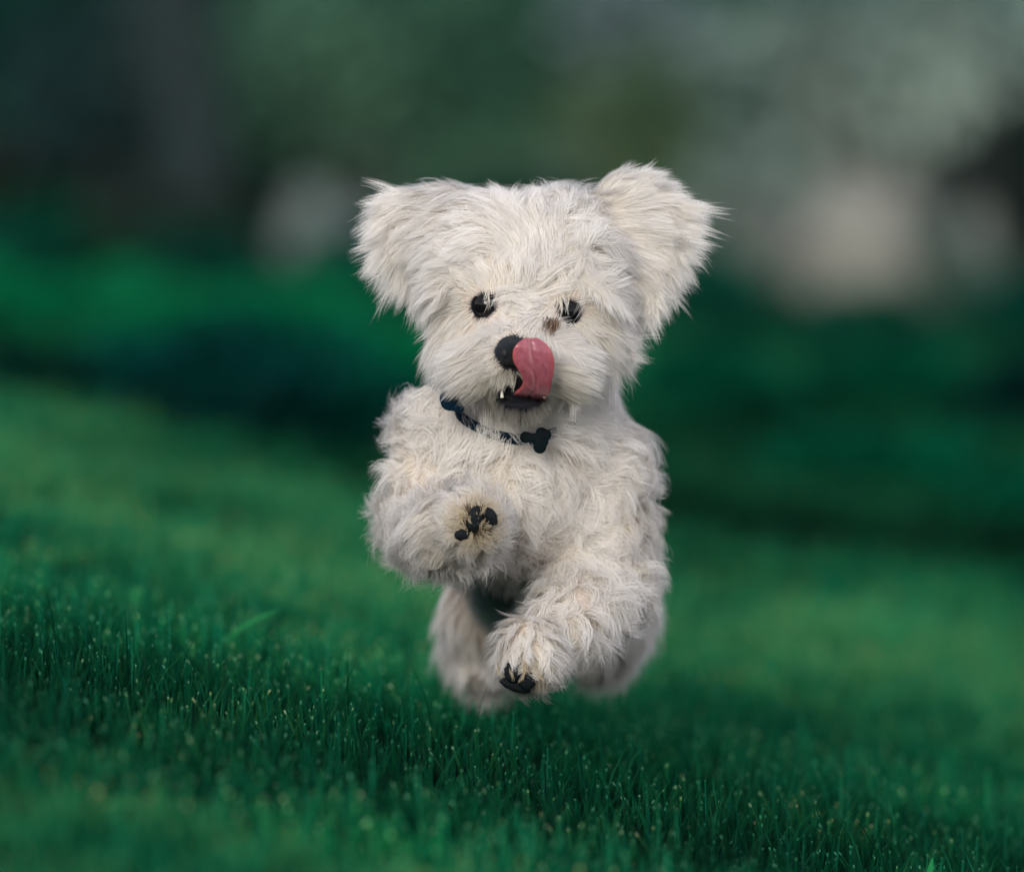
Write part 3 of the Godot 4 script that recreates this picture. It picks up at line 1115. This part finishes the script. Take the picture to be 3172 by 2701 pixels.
func collar() -> void:
	var centre := Vector3(0.0078, 0.3045, -0.0450)
	var o := thing("dog_collar", "thin dark blue collar half buried in the white neck fur with a bone charm", "collar", centre)
	var weave := FastNoiseLite.new()
	weave.frequency = 0.2
	var wt := NoiseTexture2D.new()
	wt.width = 128
	wt.height = 128
	wt.seamless = true
	wt.noise = weave
	var bandm := mat(col(0.002, 0.011, 0.022), 0.85, false, 0.0, 0.2)
	bandm.heightmap_enabled = true
	bandm.heightmap_texture = wt
	bandm.heightmap_scale = 0.05
	bandm.uv1_triplanar = true
	bandm.uv1_scale = Vector3.ONE * 90.0
	var f := Acc.new()
	for k in 97:
		var t := TAU * k / 96.0
		# round the neck, lower in front; it comes out of the fur at the clasp and at the charm
		var off := 0.0060 * exp(-pow((t - TAU + 0.92) / 0.26, 2.0)) + 0.001 * exp(-pow((t - 0.20) / 0.22, 2.0))
		var c := Vector3(sin(t) * (0.053 + off), -0.044 * cos(t) + 0.020, cos(t) * (0.038 + off))
		var nrm := Vector3(sin(t), 0.25, cos(t)).normalized()
		var up := Vector3(0, 1, 0)
		for q in 4:
			var s := [[-1, 0], [1, 0], [1, 1], [-1, 1]][q] as Array
			f.v.append(c + up * 0.0042 * s[0] + nrm * 0.0022 * s[1])
	for k in 96:
		for q in 4:
			var a := k * 4 + q
			var b := k * 4 + (q + 1) % 4
			f.i.append_array(PackedInt32Array([a, a + 4, b, b, a + 4, b + 4]))
	smooth(f)
	part("band", f.mesh(), bandm, o)
	# rounded clasp on the viewer's left
	part("clasp", plaque(Vector3(-0.0475, 0.3118, 0.0200) - centre, [[Vector2(0, 0), 0.0075], [Vector2(-0.0015, 0.0018), 0.0066], [Vector2(0.004, -0.003), 0.0050], [Vector2(0.0075, -0.0055), 0.0036]], 0.0028), mat(col(0.001, 0.012, 0.026), 0.6, false, 0.0, 0.2), o)
	# bone-shaped charm under the chin
	part("charm", plaque(Vector3(0.0191, 0.2834, 0.0320) - centre, [[Vector2(0, 0), 0.0048], [Vector2(-0.0085, 0.0012), 0.0046], [Vector2(-0.0050, 0.0010), 0.0034], [Vector2(0.0034, 0.0046), 0.0044], [Vector2(0.0072, 0.0034), 0.0040], [Vector2(0.0022, -0.0062), 0.0050], [Vector2(0.0042, -0.0020), 0.0046]], 0.0020), mat(col(0.001, 0.005, 0.007), 0.6, false, 0.0, 0.2), o)

# ---------------------------------------------------------------- scene
func _ready() -> void:
	rng.seed = 20240611
	hills.seed = 3
	hills.frequency = 0.02
	# camera: a long lens near the ground, focused on the dog's face
	var cam := Camera3D.new()
	cam.name = "camera"
	cam.position = Vector3(0, 0.58, 5)
	cam.rotation_degrees = Vector3(-3.39, 0, 0)
	cam.fov = 7.666
	cam.near = 0.1
	cam.far = 400.0
	var lens := CameraAttributesPhysical.new()
	lens.frustum_focal_length = 179.1
	lens.frustum_focus_distance = 4.965
	lens.frustum_near = 0.1
	lens.frustum_far = 400.0
	lens.exposure_aperture = 2.15
	cam.attributes = lens
	add_child(cam)
	cam.make_current()
	# sky: bright, soft, overcast
	var env := Environment.new()
	env.background_mode = Environment.BG_SKY
	var skym := ProceduralSkyMaterial.new()
	skym.sky_top_color = col(0.38, 0.39, 0.48)
	skym.sky_horizon_color = col(0.92, 0.90, 0.92)
	skym.sky_curve = 0.25
	skym.ground_bottom_color = col(0.03, 0.05, 0.045)
	skym.ground_horizon_color = col(0.2, 0.24, 0.23)
	skym.sky_energy_multiplier = 1.0
	var sky := Sky.new()
	sky.sky_material = skym
	env.sky = sky
	env.tonemap_mode = Environment.TONE_MAPPER_LINEAR
	env.tonemap_exposure = 1.9
	env.sdfgi_enabled = true
	env.ssao_enabled = true
	env.ssil_enabled = true
	var we := WorldEnvironment.new()
	we.name = "world"
	we.environment = env
	add_child(we)
	var sun := DirectionalLight3D.new()
	sun.name = "sun"
	sun.light_color = Color(1.0, 0.975, 0.94)
	sun.light_energy = 0.50
	sun.light_angular_distance = 22.0
	sun.shadow_enabled = true
	sun.rotation_degrees = Vector3(-21, -14, 0)
	add_child(sun)

	# ground, lawn
	build_ground(mat(col(0.004, 0.022, 0.014), 1.0, false, 0.0, 0.05))
	build_grass(mat(col(0.84, 0.86, 0.86), 0.6, true, 0.7, 0.14))

	for d in [[Vector3(-0.2511, 0.0761, -0.3000), 0.085, 0.0085, Vector3(0.75, 0, 0.1), 0.25, "broad dark green grass blade bending to the right, left of the dog"], [Vector3(-0.3262, 0.1001, -0.5500), 0.045, 0.007, Vector3(0.12, 0, 0), 0.1, "short pale green grass blade standing upright at the left"], [Vector3(0.3090, -0.0231, 0.1600), 0.060, 0.0065, Vector3(0.10, 0, 0), -0.2, "bright green upright grass blade at the lower right"]]:
		var bf := Acc.new()
		var at: Vector3 = d[0]
		at.y = ground_y(at.x, at.z)
		blade(bf, Vector3(0, -0.005, 0), d[1], d[2], d[3], d[4], Color(0.003, 0.05, 0.02), Color(0.012, 0.20, 0.06), false, Color.WHITE, 8)
		var gb := part(numbered("grass_blade"), bf.mesh(), mat(Color.WHITE, 0.5, true, 0.7, 0.2), self, at)
		tag(gb, d[5], "grass blade")
	background()
	dog()
	collar()
	print("done ", Time.get_ticks_msec())

func on_ground(px: float, d: float) -> Vector3:
	var x := px * d
	return Vector3(x, ground_y(x, 5.0 - d), 5.0 - d)

func at_x(x: float, z: float, dip := 0.0) -> Vector3:
	return Vector3(x, ground_y(x, z) - dip, z)

func background() -> void:
	var leafm := mat(Color.WHITE, 0.7, true, 0.6, 0.12)
	var darkbark := mat(col(0.020, 0.022, 0.022), 0.95, true)
	var palebark := mat(col(0.26, 0.25, 0.22), 0.9, true)
	var stone := mat(col(0.34, 0.335, 0.30), 0.95)
	var stone2 := mat(col(0.19, 0.21, 0.21), 0.95)
	# low plants standing in the lawn behind the dog
	bush("low_bush", "very dark round low bush in the grass left of the dog", "bush", at_x(-0.37, -3.3, 0.01), Vector3(0.175, 0.085, 0.16), 2000, 0.022, Color(0.0005, 0.020, 0.019), Color(0.001, 0.044, 0.038), darkbark, leafm)
	bush("low_bush", "dark green low bush between the very dark bush and the dog", "bush", at_x(-0.19, -3.5, 0.01), Vector3(0.11, 0.075, 0.09), 1800, 0.022, Color(0.001, 0.036, 0.028), Color(0.002, 0.085, 0.056), darkbark, leafm)
	bush("low_bush", "dark low bush joined to the very dark one, on its left", "bush", at_x(-0.50, -3.9, 0.01), Vector3(0.14, 0.075, 0.14), 1300, 0.022, Color(0.0008, 0.034, 0.028), Color(0.0015, 0.075, 0.052), darkbark, leafm)
	bush("low_bush", "dark low bush standing behind the very dark one", "bush", at_x(-0.34, -4.5, 0.01), Vector3(0.20, 0.09, 0.16), 1600, 0.024, Color(0.0008, 0.036, 0.030), Color(0.0015, 0.085, 0.058), darkbark, leafm)
	bush("low_bush", "small dark low bush at the left edge of the lawn", "bush", at_x(-0.63, -3.6, 0.01), Vector3(0.09, 0.045, 0.08), 1100, 0.02, Color(0.0015, 0.013, 0.012), Color(0.003, 0.030, 0.022), darkbark, leafm)
	bush("low_bush", "blackish low bush at the right edge of the lawn below the narrow upright boulder", "bush", at_x(0.86, -6.2, 0.01), Vector3(0.15, 0.07, 0.12), 1500, 0.025, Color(0.0015, 0.010, 0.011), Color(0.002, 0.022, 0.020), darkbark, leafm)
	var low := [
		[-0.95, -6.4, 0.20, 0.075, "bright green mound of low plants at the far left of the lawn"],
		[-0.66, -6.0, 0.20, 0.080, "bright green mound of low plants behind the very dark bush, on its left"],
		[-0.42, -6.6, 0.19, 0.080, "bright green mound of low plants right behind the very dark bush"],
		[-0.20, -5.6, 0.15, 0.070, "bright green mound of low plants beside the dog's left cheek"],
		[0.33, -5.8, 0.17, 0.070, "mid green mound of low plants just right of the dog's neck"],
		[0.52, -4.6, 0.17, 0.060, "mid green mound of low plants on the lawn right of the dog's shoulder"],
		[0.66, -6.4, 0.18, 0.075, "mid green mound of low plants in front of the pale boulder"],
		[0.80, -4.4, 0.17, 0.060, "mid green mound of low plants nearest the right edge of the lawn"]]
	for k in low.size():
		var a: Array = low[k]
		var bright := k < 4
		bush("plant_mound", a[4], "plant", at_x(a[0], a[1], 0.01), Vector3(a[2], a[3], a[2] * 0.8), 2000, 0.026,
			Color(0.001, 0.085, 0.038) if bright else Color(0.001, 0.034, 0.022),
			Color(0.006, 0.220, 0.085) if bright else Color(0.003, 0.115, 0.055), darkbark, leafm, "mounds of low plants along the lawn")
	var rim := [[-1.05, -8.6, 0.10, "dark plant clump where the lawn ends, farthest left"], [-0.62, -8.9, 0.09, "dark plant clump where the lawn ends, under the stones' left side"], [-0.28, -9.3, 0.11, "dark plant clump where the lawn ends, under the mauve-grey stone"], [0.46, -9.0, 0.10, "dark plant clump where the lawn ends, left of the boulders"], [0.76, -8.7, 0.07, "dark plant clump where the lawn ends, before the pale boulder"], [1.12, -8.9, 0.10, "dark plant clump where the lawn ends, before the narrow upright boulder"]]
	for a: Array in rim:
		bush("plant_clump", a[3], "plant", at_x(a[0], a[1], 0.01), Vector3(0.20, a[2], 0.16), 900, 0.04, Color(0.002, 0.030, 0.024), Color(0.008, 0.100, 0.060), darkbark, leafm, "dark plant clumps where the lawn ends")
	# stones and boulders at the edge of the lawn
	boulder("stone", "grey-green stone at the lawn's edge left of the dog's ear", at_x(-0.50, -11.2, -0.08), Vector3(0.085, 0.12, 0.09), mat(col(0.095, 0.12, 0.115), 0.95), 4)
	boulder("stone", "smaller mauve-grey stone next to the grey-green stone", at_x(-0.39, -11.6, -0.06), Vector3(0.06, 0.10, 0.07), mat(col(0.085, 0.085, 0.10), 0.95), 9)
	boulder("boulder", "large pale beige boulder at the lawn's edge right of the dog", at_x(0.85, -10.6, -0.13), Vector3(0.16, 0.19, 0.16), mat(col(0.185, 0.19, 0.165), 0.95), 21)
	boulder("boulder", "duller grey-green boulder leaning on the large pale one, on its left", at_x(0.66, -10.9, -0.08), Vector3(0.12, 0.15, 0.12), mat(col(0.075, 0.088, 0.078), 0.95), 5)
	boulder("boulder", "narrow upright grey boulder near the right edge", at_x(1.13, -10.8, -0.10), Vector3(0.06, 0.16, 0.08), mat(col(0.13, 0.145, 0.13), 0.95), 13)
	# shrubs and trees behind the lawn
	tree("tree", "dark-trunked tree at the upper left", at_x(-0.80, -12.6), 4.2, 0.10, 3.6, Vector3(1.2, 0.9, 1.0), 2600, 0.08, Color(0.004, 0.030, 0.026), Color(0.012, 0.070, 0.050), mat(col(0.006, 0.018, 0.019), 0.95, true), leafm)
	tree("tree", "slim silver-leaved tree at the upper right corner", at_x(1.42, -11.6), 2.6, 0.032, 1.3, Vector3(0.75, 0.85, 0.7), 5200, 0.07, Color(0.02, 0.09, 0.085), Color(0.50, 0.66, 0.58), mat(col(0.11, 0.115, 0.10), 0.9, true), leafm)
	bush("shrub", "silvery grey-green shrub above the pale boulder", "shrub", at_x(0.95, -12.4), Vector3(0.44, 0.50, 0.4), 2100, 0.06, Color(0.02, 0.08, 0.075), Color(0.56, 0.70, 0.61), palebark, leafm)
	bush("shrub", "small silvery shrub behind the duller boulder", "shrub", at_x(0.62, -11.7), Vector3(0.20, 0.20, 0.2), 1500, 0.05, Color(0.04, 0.10, 0.085), Color(0.30, 0.38, 0.33), palebark, leafm)
	bush("shrub", "small silvery shrub between the pale boulder and the right edge", "shrub", at_x(1.02, -10.5), Vector3(0.10, 0.12, 0.1), 700, 0.04, Color(0.02, 0.06, 0.055), Color(0.16, 0.22, 0.19), palebark, leafm)
	bush("shrub", "bluish grey shrub above the dog's right ear", "shrub", at_x(0.36, -13.4), Vector3(0.30, 0.50, 0.3), 2000, 0.06, Color(0.09, 0.16, 0.17), Color(0.30, 0.38, 0.40), palebark, leafm)
	bush("shrub", "broad olive green shrub above the dog's head", "shrub", at_x(-0.12, -13.6), Vector3(0.80, 0.55, 0.4), 6400, 0.07, Color(0.014, 0.075, 0.055), Color(0.140, 0.290, 0.185), darkbark, leafm)
	bush("shrub", "smaller yellow-olive shrub between the broad olive one and the bluish grey one", "shrub", at_x(0.36, -12.2), Vector3(0.27, 0.34, 0.25), 1500, 0.06, Color(0.025, 0.075, 0.045), Color(0.130, 0.200, 0.105), darkbark, leafm)
	bush("shrub", "blackish green low shrub right behind the dog's head", "shrub", at_x(0.02, -11.8), Vector3(0.34, 0.13, 0.25), 1700, 0.05, Color(0.001, 0.012, 0.013), Color(0.003, 0.030, 0.026), darkbark, leafm)
	bush("shrub", "low brownish dry shrub at the foot of the dark-trunked tree", "shrub", at_x(-0.72, -11.4), Vector3(0.26, 0.09, 0.2), 1000, 0.05, Color(0.010, 0.022, 0.018), Color(0.035, 0.042, 0.034), darkbark, leafm)
	bush("shrub", "dull grey shrub at the upper left beside the dark-trunked tree", "shrub", at_x(-1.15, -12.9), Vector3(0.30, 0.42, 0.3), 1800, 0.06, Color(0.004, 0.030, 0.034), Color(0.055, 0.092, 0.088), darkbark, leafm)
	# tall dark evergreens closing the view
	var where := ["first from the left in the row closing the view", "second from the left in the row closing the view", "third from the left in the row closing the view", "behind the dull grey shrub", "behind the broad olive shrub", "behind the bluish grey shrub", "behind the silvery shrub and the boulders", "third from the right in the row closing the view", "second from the right in the row closing the view", "last at the right in the row closing the view"]
	for k in 10:
		var x := (k - 4.5) * 1.0 + rng.randf_range(-0.2, 0.2)
		var z := -15.2 - 1.0 * (k % 2) + rng.randf_range(-0.3, 0.3)
		var dark := k % 2 == 0
		bush("evergreen_tree", ("tall blackish evergreen tree, " if dark else "tall dark green evergreen tree, ") + where[k], "tree", at_x(x, z, 0.05), Vector3(0.85, 1.9, 0.7), 5200, 0.12,
			Color(0.004, 0.045, 0.048) if dark else Color(0.010, 0.080, 0.068), Color(0.016, 0.110, 0.112) if dark else Color(0.035, 0.180, 0.140), darkbark, leafm, "evergreen trees closing the view")
